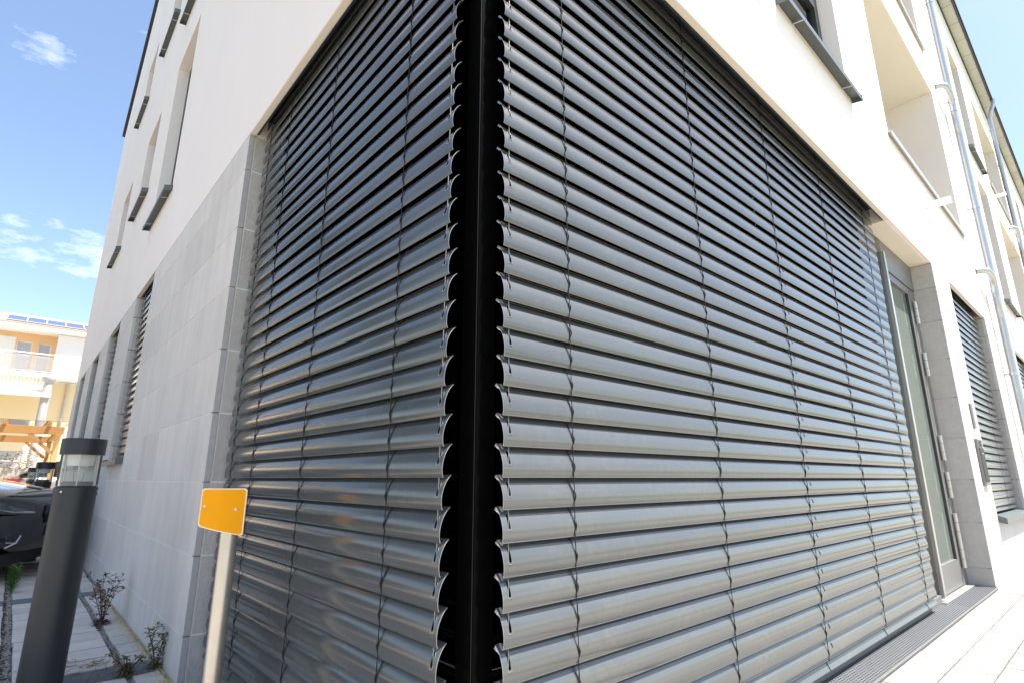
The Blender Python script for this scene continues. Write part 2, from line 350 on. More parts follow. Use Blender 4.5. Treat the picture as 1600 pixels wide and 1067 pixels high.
def window(fn, u0, u1, z0, z1, rec, part=False):
    e = link('window', None, bld)
    us = u0 + 0.45 if part else u0
    if part:
        g = MB(); g.prism([(u0 + 0.001, z0), (us, z0), (us, z1), (u0 + 0.001, z1)], rec - 0.01, rec + 0.08, lambda p, t: fn(p[0], p[1], t)); g.build('side_panel', 'stucco', e)
    g = MB(); w_ = 0.075
    openwall(g, us + 0.001, u1 - 0.001, z0 + 0.001, z1 - 0.001, [(us + w_, u1 - w_, z0 + w_, z0 + (z1 - z0) * 0.36), (us + w_, u1 - w_, z0 + (z1 - z0) * 0.36 + 0.07, z1 - w_)] if part else [(us + w_, u1 - w_, z0 + w_, z1 - w_)], fn, rec, rec + 0.07)
    g.build('frame', 'anthracite', e)
    g = MB(); g.prism([(us + 0.05, z0 + 0.05), (u1 - 0.05, z0 + 0.05), (u1 - 0.05, z1 - 0.05), (us + 0.05, z1 - 0.05)], rec + 0.03, rec + 0.036, lambda p, t: fn(p[0], p[1], t)); g.build('pane', 'pane', e)
    sill(e, fn, u0 - 0.05, u1 + 0.05, z0 - 0.001, di=rec - 0.002)
    return e
for u0, u1, z0, z1, k in st_win:
    if u0 < 20: window(RX, u0, u1, z0, z1, 0.10, k == 'part')
for u0, u1, z0, z1 in gb_win: window(LX, u0, u1, z0, z1, 0.108)
# --- roof, eaves, verge
b = MB()
b.prism([(0.66, EAVE + 0.12), (0.66, EAVE + 0.02), (7.6, 14.3), (14.35, 8.52), (14.35, 8.64), (7.6, 14.45)], XF - 0.05, 30, lambda p, t: (t, p[0], p[1] ))
roof = b.build('roof', 'roof_dark', bld)
x = XF - 0.04
while x < 29:
    g = MB(); g.box(x + 0.004, x + 0.592, 0.705, YF + 0.01, EAVE + 0.0005, EAVE + 0.015); g.build('eave_panel', 'eave_panel', roof); x += 0.6
b = MB(); b.box(XF - 0.05, 30, 0.675, 0.704, EAVE - 0.02, EAVE + 0.14); b.build('eave_fascia', 'roof_dark', roof)
b = MB(); b.box(XF + 0.01, 30, YF - 0.02, YF - 0.001, EAVE - 0.05, EAVE - 0.002); b.build('shadow_batten', 'anthracite', roof)

# --- stone cladding
clad = link('stone_cladding', None, bld)
JZ = [GL - 0.02, -0.674 + E_, -0.343 + E_, -0.017 + E_, 0.307 + E_, 0.621 + E_, 0.946 + E_, 1.277 + E_, 1.6186 + E_, ZF - 0.004]
GJ = 0.0062
b = MB(); openwall(b, SY + 0.035, 14.19, GL - 0.05, ZF - 0.003, [(a - 0.01, c + 0.03, d - 0.004, 9) for a, c, d, e in gwin], LX, 0.002, 0.30)
b.build('mortar_bed', 'mortar', clad)
def tile(fn, u0, u1, v0, v1, m='stone', d0=0.0, d1=0.028):
    if u1 - u0 < 0.02 or v1 - v0 < 0.02: return
    g = MB(); j = random.uniform(0, 0.0008)
    g.prism([(u0, v0), (u1, v0), (u1, v1), (u0, v1)], d0 - j, d1, lambda p, t: fn(p[0], p[1], t))
    o = g.build('stone_tile', m, clad, bevel=0.0012)
for c in range(len(JZ) - 1):
    z0, z1 = JZ[c] + GJ / 2, JZ[c + 1] - GJ / 2
    cuts = []; u = SY
    u += [0.92, 0.55, 0.76, 0.38, 0.85, 0.6, 0.95, 0.45, 0.7][c % 9]
    while u < 14.1: cuts.append(u); u += random.choice((0.72, 0.9, 0.98, 0.62))
    edges = [SY] + cuts + [14.2]
    for a, e in zip(edges, edges[1:]):
        a2, e2 = a + GJ / 2, e - GJ / 2
        if a == SY: a2 = SY
        segs = [(a2, e2)]
        for wa, wb, wz, _ in gwin:
            ns = []
            for s0, s1 in segs:
                if s1 <= wa or s0 >= wb or z1 <= wz + 0.02: ns.append((s0, s1)); continue
                if z0 < wz:                                     # course cut by the sill: split below
                    tile(LX, max(s0, wa), min(s1, wb), z0, wz - 0.001)
                if s0 < wa: ns.append((s0, wa - 0.0005))
                if s1 > wb: ns.append((wb + 0.0005, s1))
            segs = ns
        for s0, s1 in segs: tile(LX, s0, s1, z0, z1)
    g = MB(); g.box(XF + 0.0015, XF + 0.0275, SY - 0.0015, SY - 0.0003, z0, z1); g.build('slab_edge', 'stone_edge', clad)
    # return of the corner, set behind the front slabs
    tile(lambda u, v, d: (u, SY + 0.004 + d, v), XF + 0.036, 0.95, z0, z1, 'stone_rough', 0, 0.03)
    # reveals of the ground floor windows (far side)
    for wa, wb, wz, _ in gwin:
        if z1 > wz + 0.03: tile(lambda u, v, d: (u, wb + d, v), XF + 0.0288, XF + 0.24, max(z0, wz), z1, 'stone_rough', 0.0, 0.028)
b = MB(); b.box(XF + 0.0295, 0.95, SY + 0.0045, SY + 0.034, GL - 0.05, ZF - 0.004); b.build('corner_mortar', 'mortar', clad)
# --- ground floor windows in the gable wall
for wa, wb, wz, _ in gwin:
    e = link('window', None, bld)
    g = MB(); openwall(g, wa + 0.002, wb - 0.002, wz + 0.002, ZF - 0.002, [(wa + 0.07, wb - 0.07, wz + 0.07, ZF - 0.07)], LX, 0.17, 0.24); g.build('frame', 'anthracite', e)
    g = MB(); g.box(XF + 0.2, XF + 0.206, wa + 0.05, wb - 0.05, wz + 0.05, ZF - 0.05); g.build('pane', 'pane', e)
    g = MB(); g.box(XF + 0.036, XF + 0.042, wa + 0.002, wb - 0.002, ZF + 0.004, ZF + 0.1); g.box(XF + 0.045, XF + 0.28, wa + 0.002, wb - 0.002, ZF + 0.105, ZF + 0.115); g.build('blind_cover', 'anthracite', e)
    sill(e, LX, wa + 0.004, wb + 0.02, wz + 0.02, dp=0.05, di=0.16)
# --- street side: pillar by the door, window bays
PX = 5.72
b = MB(); openwall(b, PX + 0.034, 30, -0.05, ZF - 0.003, [(a - 0.01, c + 0.03, d - 0.004, 9) for a, c, d in swin], RX, 0.002, 0.30); b.build('mortar_bed', 'mortar', clad)
RZ = [0.004, 0.136, 0.47, 0.80, 1.13, 1.46, 1.79, 2.12, 2.42, ZF - 0.004]
b = MB(); b.box(PX + 0.005, PX + 0.033, YF + 0.03, 1.30, -0.05, ZF - 0.004); b.build('pillar_mortar', 'mortar', clad)
for c in range(len(RZ) - 1):
    z0, z1 = RZ[c] + 0.002, RZ[c + 1] - 0.002
    bounds = [PX]
    for a, e, d in swin: bounds += [a, e]
    bounds.append(30)
    tile(lambda u, v, d: (PX + d, u, v), YF + 0.0005, 1.24, z0, z1, 'stone_rough', 0.0, 0.029)
    for i in range(0, len(bounds), 2):
        u, end = bounds[i] + (0.031 if i == 0 else 0), bounds[i + 1]
        if u > 22: break
        while u < min(end, 22) - 0.01:
            nx = min(end, u + random.choice((0.7, 0.9, 0.8)))
            if end - nx < 0.2: nx = end
            tile(RX, u + (0.002 if u != bounds[i] else 0), nx - (0.002 if nx != end else 0), z0, z1); u = nx
    for a, e, d in swin:
        if z0 < d: tile(RX, a + 0.002, e - 0.002, z0, min(z1, d - 0.002))
        if z1 > d + 0.03 and a < 12: tile(lambda u, v, dd: (e + dd, u, v), YF + 0.0288, YF + 0.26, max(z0, d), z1, 'stone_rough', 0.0, 0.028)
for a, e, d in swin:
    wo = link('window', None, bld)
    g = MB(); openwall(g, a + 0.002, e - 0.002, d + 0.002, ZF - 0.002, [(a + 0.07, e - 0.07, d + 0.07, ZF - 0.07)], RX, 0.19, 0.26); g.build('frame', 'anthracite', wo)
    g = MB(); g.box(a + 0.05, e - 0.05, YF + 0.22, YF + 0.226, d + 0.05, ZF - 0.05); g.build('pane', 'pane', wo)
    g = MB(); g.box(a + 0.002, e - 0.002, YF + 0.036, YF + 0.042, ZF + 0.004, ZF + 0.1); g.box(a + 0.002, e - 0.002, YF + 0.045, YF + 0.28, ZF + 0.105, ZF + 0.115); g.build('blind_cover', 'anthracite', wo)
    sill(wo, RX, a + 0.004, e - 0.004, d + 0.02, dp=0.055, di=0.18)
# --- corner glazing
CX, CY = 0.800, 1.030
gz = link('corner_window', None, bld)
b = MB(); b.box(CX + 0.0075, 4.812, CY, CY + 0.012, 0.06, ZF + 0.2); b.build('pane', 'pane', gz)
b = MB(); b.box(CX, CX + 0.012, CY + 0.014, SY, 0.06, ZF + 0.2); b.build('pane', 'pane', gz)
b = MB(); b.box(CX + 0.001, CX + 0.058, CY - 0.003, CY - 0.0006, 0.06, ZF + 0.2); b.build('enamel_strip', 'black_enamel', gz)
b = MB(); b.box(CX - 0.003, CX - 0.0006, CY + 0.001, CY + 0.052, 0.06, ZF + 0.2); b.build('enamel_strip', 'black_enamel', gz)
b = MB(); b.tube([(CX - 0.0012, CY - 0.0012, 0.06), (CX - 0.0012, CY - 0.0012, ZF + 0.2)], 0.0013, 6); b.build('silicone_joint', 'silicone', gz)
b = MB(); b.box(CX + 0.02, 4.70, CY - 0.02, CY + 0.06, 0.005, 0.059); b.box(CX - 0.02, CX + 0.06, CY + 0.061, SY, 0.005, 0.059); b.build('base_profile', 'frame_grey', gz)
b = MB(); b.box(CX + 0.07, CX + 0.10, CY + 0.06, CY + 0.09, 0.06, ZF + 0.2); b.build('inner_post', 'anthracite', gz)
b = MB(); b.box(2.6, 2.66, CY + 0.014, CY + 0.09, 0.06, ZF + 0.2); b.box(CX + 0.014, CX + 0.09, 2.0, 2.06, 0.06, ZF + 0.2); b.build('mullion', 'anthracite', gz)
# --- glass door
door = link('door', None, bld); DY = 1.045
b = MB(); b.box(4.775, 4.815, DY - 0.040, DY - 0.006, 0.03, ZF - 0.12); b.build('edge_bar', 'aluminium', door, bevel=0.003)
b = MB(); b.box(4.760, 5.716, DY - 0.0145, DY + 0.05, ZF - 0.235, ZF - 0.001); b.build('head_panel', 'frame_grey', door)
b = MB(); b.box(5.560, 5.716, DY - 0.006, DY + 0.05, 0.012, ZF - 0.236); b.build('jamb_post', 'frame_grey', door)
lf = link('door_leaf', None, door)
b = MB(); openwall(b, 4.818, 5.556, 0.02, ZF - 0.24, [(4.818, 5.50, 0.21, ZF - 0.30)], lambda u, v, d: (u, DY + d, v), -0.004, 0.045); b.build('leaf_frame', 'frame_grey', lf)
b = MB(); b.box(4.82, 5.50, DY + 0.012, DY + 0.022, 0.20, ZF - 0.29); b.build('leaf_pane', 'frosted', lf)
b = MB(); b.box(5.488, 5.5, DY - 0.006, DY + 0.008, 0.21, ZF - 0.30); b.build('glazing_bead', 'anthracite', lf)
for zc in (2.19, 1.74, 1.05, 0.76, 0.44, 0.24):
    g = MB()
    for q in range(3): g.tube([(5.60, DY - 0.022, zc - 0.1 + q * 0.068), (5.60, DY - 0.022, zc - 0.1 + q * 0.068 + 0.064)], 0.016, 12)
    g.build('hinge', 'aluminium', door, smooth=True)
b = MB(); b.box(4.72, 5.715, 0.99, DY + 0.05, 0.002, 0.0118); b.build('threshold', 'aluminium', door)
# --- movement joint, door entry plate, letter box panel
b = MB(); b.box(8.33, 8.350, YF - 0.006, YF - 0.0005, ZF + 0.002, EAVE - 0.06); b.build('movement_joint', 'eave_panel', bld)

# ------------------------------------------------------------------ small fittings on the street wall
def fit(o, label, cat, group=None): return thing(None, label, cat, obj=o, group=group)
ip = thing('intercom_panel', 'tall dark door intercom panel with bright rim on the white stone beside the door', 'intercom', (6.13, YF, 0))
g = MB(); g.box(-0.10, 0.10, -0.022, -0.001, -0.06 + E_, 0.325 + E_); g.build('housing', 'frame_grey', ip, bevel=0.003)
g = MB(); g.box(-0.088, 0.088, -0.026, -0.0225, -0.03 + E_, 0.25 + E_); g.build('dark_glass', 'panel_dark', ip)
g = MB()
for q in range(5): g.box(-0.07, 0.07, -0.025, -0.0225, 0.262 + q * 0.011 + E_, 0.267 + q * 0.011 + E_)
g.build('speaker_grille', 'car_plastic', ip)
for q in (-0.03, 0.005, 0.02):
    g = MB(); g.box(q, q + 0.009, -0.028, -0.0265, 0.20 + E_, 0.208 + E_); g.build('pictogram', 'white_plastic', ip)
bp = thing('bell_plate', 'narrow grey plate fixed to the white stone above the intercom', 'plate', (6.16, YF, 0))
g = MB(); g.box(-0.05, 0.05, -0.014, -0.001, 0.42 + E_, 0.635 + E_); g.build('plate', 'frame_grey', bp, bevel=0.003)
g = MB(); g.box(-0.015, 0.015, -0.017, -0.0142, 0.47 + E_, 0.58 + E_); g.build('cover_strip', 'aluminium', bp)
for i, (sx, szz, lb) in enumerate(((6.02, 2.478 + E_, 'white square overflow spout sticking out below the big loggia over the door'), (13.0, 5.15 + E_, 'white overflow spout far along the street wall below an upper loggia'))):
    g = MB()
    g.box(sx - 0.03, sx + 0.03, YF - 0.19, YF - 0.001, szz - 0.022, szz - 0.016); g.box(sx - 0.03, sx - 0.024, YF - 0.19, YF - 0.001, szz - 0.0155, szz + 0.022); g.box(sx + 0.024, sx + 0.03, YF - 0.19, YF - 0.001, szz - 0.0155, szz + 0.022)
    g.box(sx - 0.03, sx + 0.03, YF - 0.19, YF - 0.001, szz + 0.0225, szz + 0.028)
    fit(g.build('overflow_spout', 'white_plastic'), lb, 'spout', 'overflow spouts on the street wall')
def downpipe(px, label):
    t = thing('downpipe', label, 'drainpipe', (px, YF - 0.085, 0), group='downpipes on the street wall')
    g = MB(); g.tube([(0, 0, -0.02), (0, 0, EAVE - 0.45), (0, -0.03, EAVE - 0.3), (0, -0.12, EAVE - 0.1), (0, -0.13, EAVE + 0.02)], 0.042, 16); g.build('pipe', 'zinc', t, smooth=True)
    for z in (0.6, 2.05, 4.28, 5.92, 7.6, 8.5):
        g = MB(); g.lathe([(0.043, z - 0.018), (0.047, z - 0.018), (0.047, z + 0.018), (0.043, z + 0.018)], 16); g.box(-0.008, 0.008, 0.045, 0.083, z - 0.012, z + 0.012); g.build('clip', 'steel', t, smooth=True)
    for f in range(2):
        z = 2.47 + E_ + f * FL - 0.02
        g = MB(); g.tube([(-0.52, 0.084, z + .01), (-0.50, 0.03, z + 0.012), (-0.44, -0.01, z + 0.01), (-0.25, -0.02, z - 0.005), (-0.13, -0.015, z - 0.03), (-0.075, -0.01, z - 0.09), (-0.07, -0.005, z - 0.2)], 0.038, 14)
        el = g.build('elbow', 'zinc', t, smooth=True)
        g = MB(); g.tube([(-0.07, -0.005, z - 0.2), (-0.07, -0.005, z - 0.42), (-0.02, 0, z - 0.5)], 0.03, 12); g.build('branch', 'zinc', t, smooth=True)
    return t
downpipe(8.95, 'zinc downpipe with two elbows, nearest on the sunlit street wall')
downpipe(15.4, 'zinc downpipe farther along the street wall, under the eave spout')

# ------------------------------------------------------------------ venetian blinds
P = 0.072
def profile(n=14):
    pts = []
    tip_d, tip_z, bul = 0.023, 0.077, 0.0112
    cd, cz = tip_d, tip_z; ln = math.hypot(cd, cz); nd, nz = -cz / ln, cd / ln     # outward normal of the chord
    for i in range(n + 1):
        t = i / n; k = 4 * t * (1 - t); k = k ** 0.85
        pts.append((cd * t + nd * bul * k, cz * t + nz * bul * k))
    return pts
PR = profile()
def slat_mesh(name, length, fn, slots, bead=True, n=None):
    """fn(u,d,z)->xyz, u 0..length; slots: list of (u0,u1,i0,i1) punched holes"""
    pr = profile(n) if n else PR; m = MB(); N = len(pr)
    th = 0.0009
    inner = []
    for i in range(N):
        a = pr[max(i - 1, 0)]; c = pr[min(i + 1, N - 1)]; d = Vector((c[0] - a[0], c[1] - a[1])).normalized()
        inner.append((pr[i][0] + d.y * th, pr[i][1] - d.x * th))
    us = [0.0, length]
    for s in slots: us += [s[0], s[1]]
    us = sorted(us); nu = len(us)
    vs = [fn(u, p[0], p[1]) for u in us for p in pr] + [fn(u, p[0], p[1]) for u in us for p in inner]
    off = nu * N; fs = []; mi = []
    hole = lambda j, i: any(s[0] <= us[j] < s[1] and s[2] <= i < s[3] for s in slots)
    for j in range(nu - 1):
        for i in range(N - 1):
            if hole(j, i): continue
            a = j * N + i; fs.append((a, a + 1, a + N + 1, a + N)); mi.append(0)
            a += off; fs.append((a + N, a + N + 1, a + 1, a)); mi.append(0)
        for i in (0, N - 1):
            a = j * N + i; fs.append((a, a + N, a + N + off, a + off)); mi.append(0)
    for j in (0, nu - 1):
        for i in range(N - 1):
            a = j * N + i; fs.append((a, a + off, a + off + 1, a + 1)); mi.append(1)
    m.v = [tuple(v) for v in vs]; m.f = [list(f) for f in fs]; m.m = mi
    if bead:      # rolled edges
        for (d, z) in (pr[0], pr[-1]):
            m.tube([fn(0, d + 0.0008, z), fn(length, d + 0.0008, z)], 0.0016, 6, mi=0)
        for u in (0.0,):   # bright cut end
            m.tube([fn(u, p[0] + 0.0004, p[1]) for p in pr], 0.0007, 4, mi=1)
    return m.mesh(name, ['slat', 'slat_edge'], smooth=True, angle=0.7)
def cord_mesh(name, fn, zs, rungs=True, side=-1):
    m = MB(); pts = []
    for z in zs:
        pts += [fn(0, -0.0035, z - 0.004), fn(random.uniform(-0.0012, 0.0012), -0.002, z + 0.022), fn(random.uniform(-0.0012, 0.0012), -0.0045, z + 0.044)]
    pts.append(fn(0, -0.003, zs[-1] + 0.085))
    m.tube(pts, 0.0012, 5)
    if rungs:
        m.tube([fn(0.0014 * math.sin(i * 1.9), -0.0035 + 0.0008 * math.cos(i * 1.9), zs[0] + i * 0.009) for i in range(int((zs[-1] - zs[0]) / 0.009))], 0.0008, 4)
        for z in zs:
            j = random.uniform(-0.002, 0.002)
            m.tube([fn(0.0015, -0.004, z + 0.018), fn(-0.003 * -side + j, -0.0035, z + 0.034), fn(side * 0.011 + j, 0.010, z + 0.066), fn(side * 0.016, 0.019, z + 0.078)], 0.0008, 4)
            m.tube([fn(0.002, -0.004, z + 0.012), fn(-side * 0.004, -0.0035, z + 0.028), fn(side * 0.005 + j, 0.006, z + 0.058), fn(side * 0.009, 0.018, z + 0.078)], 0.0008, 4)
            m.tube([fn(-side * 0.003, -0.004, z + 0.036), fn(-side * 0.005, -0.005, z + 0.026), fn(-side * 0.003, -0.004, z + 0.014)], [0.0008, 0.0015, 0.0009], 5)
    return m.mesh(name, 'cord', smooth=True)
def blind(label, fn0, length, z_first, n, cords, slot_u=(), tapes=(), pins=False, detailed=True, group=None, jit=0.002, rail=True, tilt=0.0):
    """fn0(u,d,z) -> world; first slat tip height z_first, n slats upwards"""
    t = thing('venetian_blind', label, 'blind', (0, 0, 0), group=group)
    o0 = Vector(fn0(0, 0, 0)); fl = lambda u, d, z: Vector(fn0(u, d, z)) - o0
    slots = [(u - 0.0035, u + 0.0035, 5, 11) for u in slot_u] + [(u - 0.005, u + 0.005, 6, 9) for u in tapes]
    me = slat_mesh('slat', length, fl, slots if detailed else [], bead=detailed, n=None if detailed else 6)
    em = None
    if slot_u:
        g = MB()
        for u in slot_u:
            a = [(u - 0.0055, 4.4), (u - 0.0055, 9.5), (u, 11.6), (u + 0.0055, 9.5), (u + 0.0055, 4.4), (u - 0.0055, 4.4)]
            def pt(uu, q):
                q = min(q, len(PR) - 1.001); i = int(q); f = q - i; d = PR[i][0] * (1 - f) + PR[i + 1][0] * f; z = PR[i][1] * (1 - f) + PR[i + 1][1] * f
                return fl(uu, d - 0.0006, z)
            g.tube([pt(*q) for q in a], 0.0006, 4)
        em = g.mesh('eyelet', 'eyelet')
    pm = None
    if pins:
        g = MB()
        for k in (0.0, 0.006): g.tube([fl(-0.001 - k * 0.6, PR[-1][0] - 0.001 - k * 0.4, PR[-1][1] + 0.001 - k * 0.3), fl(-0.0055 + k * 0.3, PR[-1][0] - 0.002 - k, PR[-1][1] - 0.004 - k * 0.4), fl(-0.001, PR[-1][0] - 0.007 - k, PR[-1][1] - 0.011 - k * 0.5)], 0.0011, 5)
        pm = g.mesh('guide_pin', 'steel')
    zs = []
    for i in range(n):
        z = z_first + i * P + random.uniform(-0.0006, 0.0006); zs.append(z)
        s = link('slat', me, t, o0 + (fl(random.uniform(-jit, jit), random.uniform(-0.0007, 0.0007), z)))
        ax = (fl(1, 0, 0)).normalized(); s.rotation_mode = 'QUATERNION'
        from mathutils import Quaternion
        s.rotation_quaternion = Quaternion(ax, random.gauss(0, 0.013) + tilt)
        if em: link('eyelet', em, s)
        if pm: link('guide_pin', pm, s)
    for cu in cords:
        link('ladder_cord', cord_mesh('ladder_cord', lambda u, d, z: fl(u + cu, d, z), zs, rungs=detailed), t, o0)
    for u in slot_u:
        g = MB(); g.tube([fl(u, 0.0035, zs[0] - 0.05), fl(u, 0.0035, zs[-1] + 0.1)], 0.0013, 5); link('guide_wire', g.mesh('guide_wire', 'wire', smooth=True), t, o0)
    for u in tapes:
        g = MB(); q = [(u - 0.0025, 0.012), (u + 0.0025, 0.012), (u + 0.0025, 0.0126), (u - 0.0025, 0.0126)]
        g.prism(q, zs[0] - 0.02, zs[-1] + 0.1, lambda p, z: fl(p[0], p[1], z)); link('lift_tape', g.mesh('lift_tape', 'cord'), t, o0)
    if rail:
        g = MB(); zr = zs[0] - 0.006
        sec = [(0.002, zr - 0.040), (-0.002, zr - 0.034), (0.012, zr - 0.006), (0.018, zr - 0.002), (0.058, zr - 0.002), (0.064, zr - 0.008), (0.064, zr - 0.040)]
        g.prism(sec, 0.0, length, lambda p, u: fl(u, p[0], p[1])); link('bottom_rail', g.mesh('bottom_rail', 'slat', bevel=0.001), t, o0)
        for cu in cords:
            g = MB(); g.tube([fl(cu, -0.002, zr + 0.02), fl(cu + 0.002, 0.010, zr - 0.004), fl(cu + 0.006, -0.004, zr - 0.036)], 0.0014, 5); link('cord_clip', g.mesh('cord_clip', 'cord'), t, o0)
    return t
YB, XB = 0.9768, 0.7471
z00 = 0.002 - 10 * P + E_
BR = lambda u, d, z: (0.844 + u, YB + d, z)
BL_ = lambda u, d, z: (XB + d, 1.080 + u, z)
blind('large grey venetian blind on the sunlit street side, right of the dark glass corner', BR, 3.585, z00, 39,
      [0.239, 1.005, 1.756, 2.527, 3.363], slot_u=(0.020,), tapes=(1.812,), pins=True)
blind('large grey venetian blind in shade, left of the dark glass corner', BL_, 1.795, z00 + 0.0, 39,
      [0.252, 0.86, 1.40, 1.70], slot_u=(0.020,))
for i, (a, e, d) in enumerate(swin[:3]):
    n = int((ZF - d) / P)
    blind(['grey venetian blind in the tall window right of the intercom pillar', 'grey venetian blind seen past the nearest downpipe, second window along the street wall', 'farthest grey venetian blind along the street wall, mostly hidden'][i],
          lambda u, dd, z, a=a: (a + 0.02 + u, YF + 0.068 + dd, z), e - a - 0.04, d + 0.10, n, [0.45, 1.30], detailed=False, group='blinds in the window bays', jit=0.001)
for i, (a, e, d, _) in enumerate(gwin):
    n = int((ZF - d) / P)
    blind(['grey venetian blind in the nearest narrow window of the gable wall', 'grey venetian blind in the second narrow window of the gable wall', 'grey venetian blind in the third narrow window of the gable wall', 'grey venetian blind in the farthest narrow window of the gable wall'][i],
          lambda u, dd, z, a=a: (XF + 0.055 + dd, a + 0.02 + u, z), e - a - 0.04, d + 0.10, n, [0.2, 0.75], detailed=False, group='blinds in the gable wall windows', jit=0.001)

# ------------------------------------------------------------------ drainage grate along the glazing
gr = thing('drain_grate', 'long galvanised drainage grate set in the paving below the street side blind', 'grate', (0, 0, 0))
g = MB(); ys_ = [0.868 + 0.0123 * k for k in range(14)]
for y in ys_:
    g = MB(); g.box(0.9, 5.70, y, y + 0.0062, -0.012, 0.004); g.build('bearing_bar', 'grate', gr)
g = MB(); x = 0.91
while x < 4.75: g.box(x, x + 0.010, 0.8681, 1.0405, -0.010, 0.0037); x += 0.024
o = g.build('cross_bar', 'grate', gr); o['kind'] = 'stuff'
g = MB(); g.box(0.9, 5.70, 0.860, 0.8675, -0.08, 0.005); g.box(0.9, 5.70, 1.041, 1.047, -0.08, 0.003); g.box(0.9, 5.7, 0.8676, 1.0409, -0.085, -0.07); g.build('channel', 'frame_grey', gr)

# ------------------------------------------------------------------ paving
pv_r = struct(MB().box(1.9, 10.2, -0.54, 0.858, -0.039, -0.022).build('street_pavement', 'joint_sand'))
shared = {}
def paver(name, key, m, lx, ly, parent, loc, top):
    if key not in shared: shared[key] = MB().box(-lx / 2, lx / 2, -ly / 2, ly / 2, -0.038, 0).mesh(name, m, bevel=0.0025)
    o = link(name, shared[key], parent, (loc[0], loc[1], top + random.uniform(-0.0012, 0.0012))); o.rotation_euler = (random.uniform(-.003, .003), random.uniform(-.003, .003), random.uniform(-.004, .004))
rows = [0.856]
for r in range(9):
    h = 0.150; y1 = 0.855 - r * 0.1545; x = 2.05 + (0.14 if r % 2 else 0.0)
    while x < (10 if r < 3 else 7):
        paver('paving_stone', 'r', 'paver_right', 0.296, h, pv_r, (x, y1 - h / 2), 0.0); x += 0.3025
pv_l = struct(MB().box(-0.68, XF + 0.02, 1.74, 9.2, -0.094, GL - 0.022).build('side_pavement', 'joint_sand'))
for ci, (xc, lx) in enumerate(((-0.49, 0.362), (-0.086, 0.362), (0.330, 0.372), (0.600, 0.105))):
    for r in range(36):
        y = 1.85 + r * 0.2045
        dark = (r % 11) in (7,)
        paver('paving_stone', ('l', ci, dark), 'paver_dark' if dark else 'paver_left', lx, 0.186, pv_l, (xc + random.uniform(-.003, .003), y), GL)
g = MB()
def grain(x, y, z, s):
    a = random.uniform(0, 6.28); vs = []
    for k in range(4): vs.append((x + s * math.cos(a + k * 1.57) * random.uniform(.6, 1.1), y + s * math.sin(a + k * 1.57) * random.uniform(.6, 1.1), z + random.uniform(-.2, .3) * s))
    vs += [(x, y, z + s * random.uniform(.5, .9))]
    return vs, [(0, 1, 4), (1, 2, 4), (2, 3, 4), (3, 0, 4)]
for xc, wd in ((0.125, 0.022), (0.532, 0.020), (-0.29, 0.022)):
    for i in range(2600):
        y = 2.3 + 6.5 * (random.random() ** 1.5)
        g.add(*grain(xc + random.gauss(0, wd * 0.62), y, GL - 0.014 + random.random() * 0.008, random.uniform(0.003, 0.0075)))
stuff(g.build('gravel', 'gravel', recalc=False))['label'] = 'loose gravel filling the wide joints between the grey pavers'
o = bpy.data.objects['gravel']; o['category'] = 'gravel'
g = MB()
for i in range(2600):
    y = 2.7 + 3.2 * (random.random() ** 1.3); sp = abs(random.gauss(0, 0.022)) + (0.08 * random.random() if random.random() < 0.12 else 0)
    g.add(*grain(XF - 0.004 - sp, y, GL + 0.001, random.uniform(0.002, 0.0045)))
o = stuff(g.build('seed_litter', 'seed_husk', recalc=False)); o['label'] = 'yellowish seed husks gathered along the foot of the stone wall'; o['category'] = 'litter'

# ------------------------------------------------------------------ bollard lights
def bollard(x, y, label, s=1.0):
    t = thing('bollard_light', label, 'bollard', (x, y, GL), group='bollard lights along the gable wall')
    R = 0.078
    g = MB(); g.lathe([(0, 0), (R, 0), (R, 0.785), (R + 0.002, 0.785), (R + 0.002, 0.820), (R - 0.006, 0.826), (0.06, 0.826), (0, 0.826)], 48); g.build('post', 'bollard', t, smooth=True)
    g = MB(); g.lathe([(R - 0.002, 0.827), (R - 0.002, 0.965), (R - 0.006, 0.965), (R - 0.006, 0.827)], 48); g.build('glass_tube', 'clear', t, smooth=True)
    g = MB(); g.lathe([(0, 0.963), (R + 0.006, 0.963), (R + 0.006, 1.03), (R + 0.003, 1.034), (0, 1.036)], 48); g.build('cap', 'bollard', t, smooth=True)
    g = MB(); g.lathe([(0.0, 0.915), (0.048, 0.915), (0.052, 0.9625), (0, 0.9625)], 32); g.build('reflector', 'lamp_white', t, smooth=True)
    g = MB(); g.lathe([(0.058, 0.8265), (0.058, 0.846), (0.0, 0.846)], 32); g.build('lamp_base', 'bollard', t, smooth=True)
    g = MB(); g.lathe([(0.0, 0.8465), (0.016, 0.8465), (0.02, 0.875), (0.015, 0.905), (0, 0.912)], 20); g.build('lamp', 'clear', t, smooth=True)
    for a in (0.4, 2.5, 4.6):
        g = MB(); g.tube([(0.062 * math.cos(a), 0.062 * math.sin(a), 0.8265), (0.062 * math.cos(a), 0.062 * math.sin(a), 0.9628)], 0.0026, 6); g.build('rod', 'aluminium', t)
    for a in (-2.3, -0.35, 1.9):
        c, s_ = math.cos(a), math.sin(a); g = MB(); g.tube([(c * (R + .001), s_ * (R + .001), 0.803), (c * (R + 0.005), s_ * (R + .005), 0.803)], 0.0045, 8); g.build('screw', 'steel', t)
    return t
bollard(0.221, 3.19, 'nearest anthracite bollard light with clear glass head, standing close to the stone wall')
bollard(0.255, 8.1, 'second anthracite bollard light, behind the black car bonnet')
bollard(0.255, 12.4, 'farthest small bollard light, half hidden behind the second one')

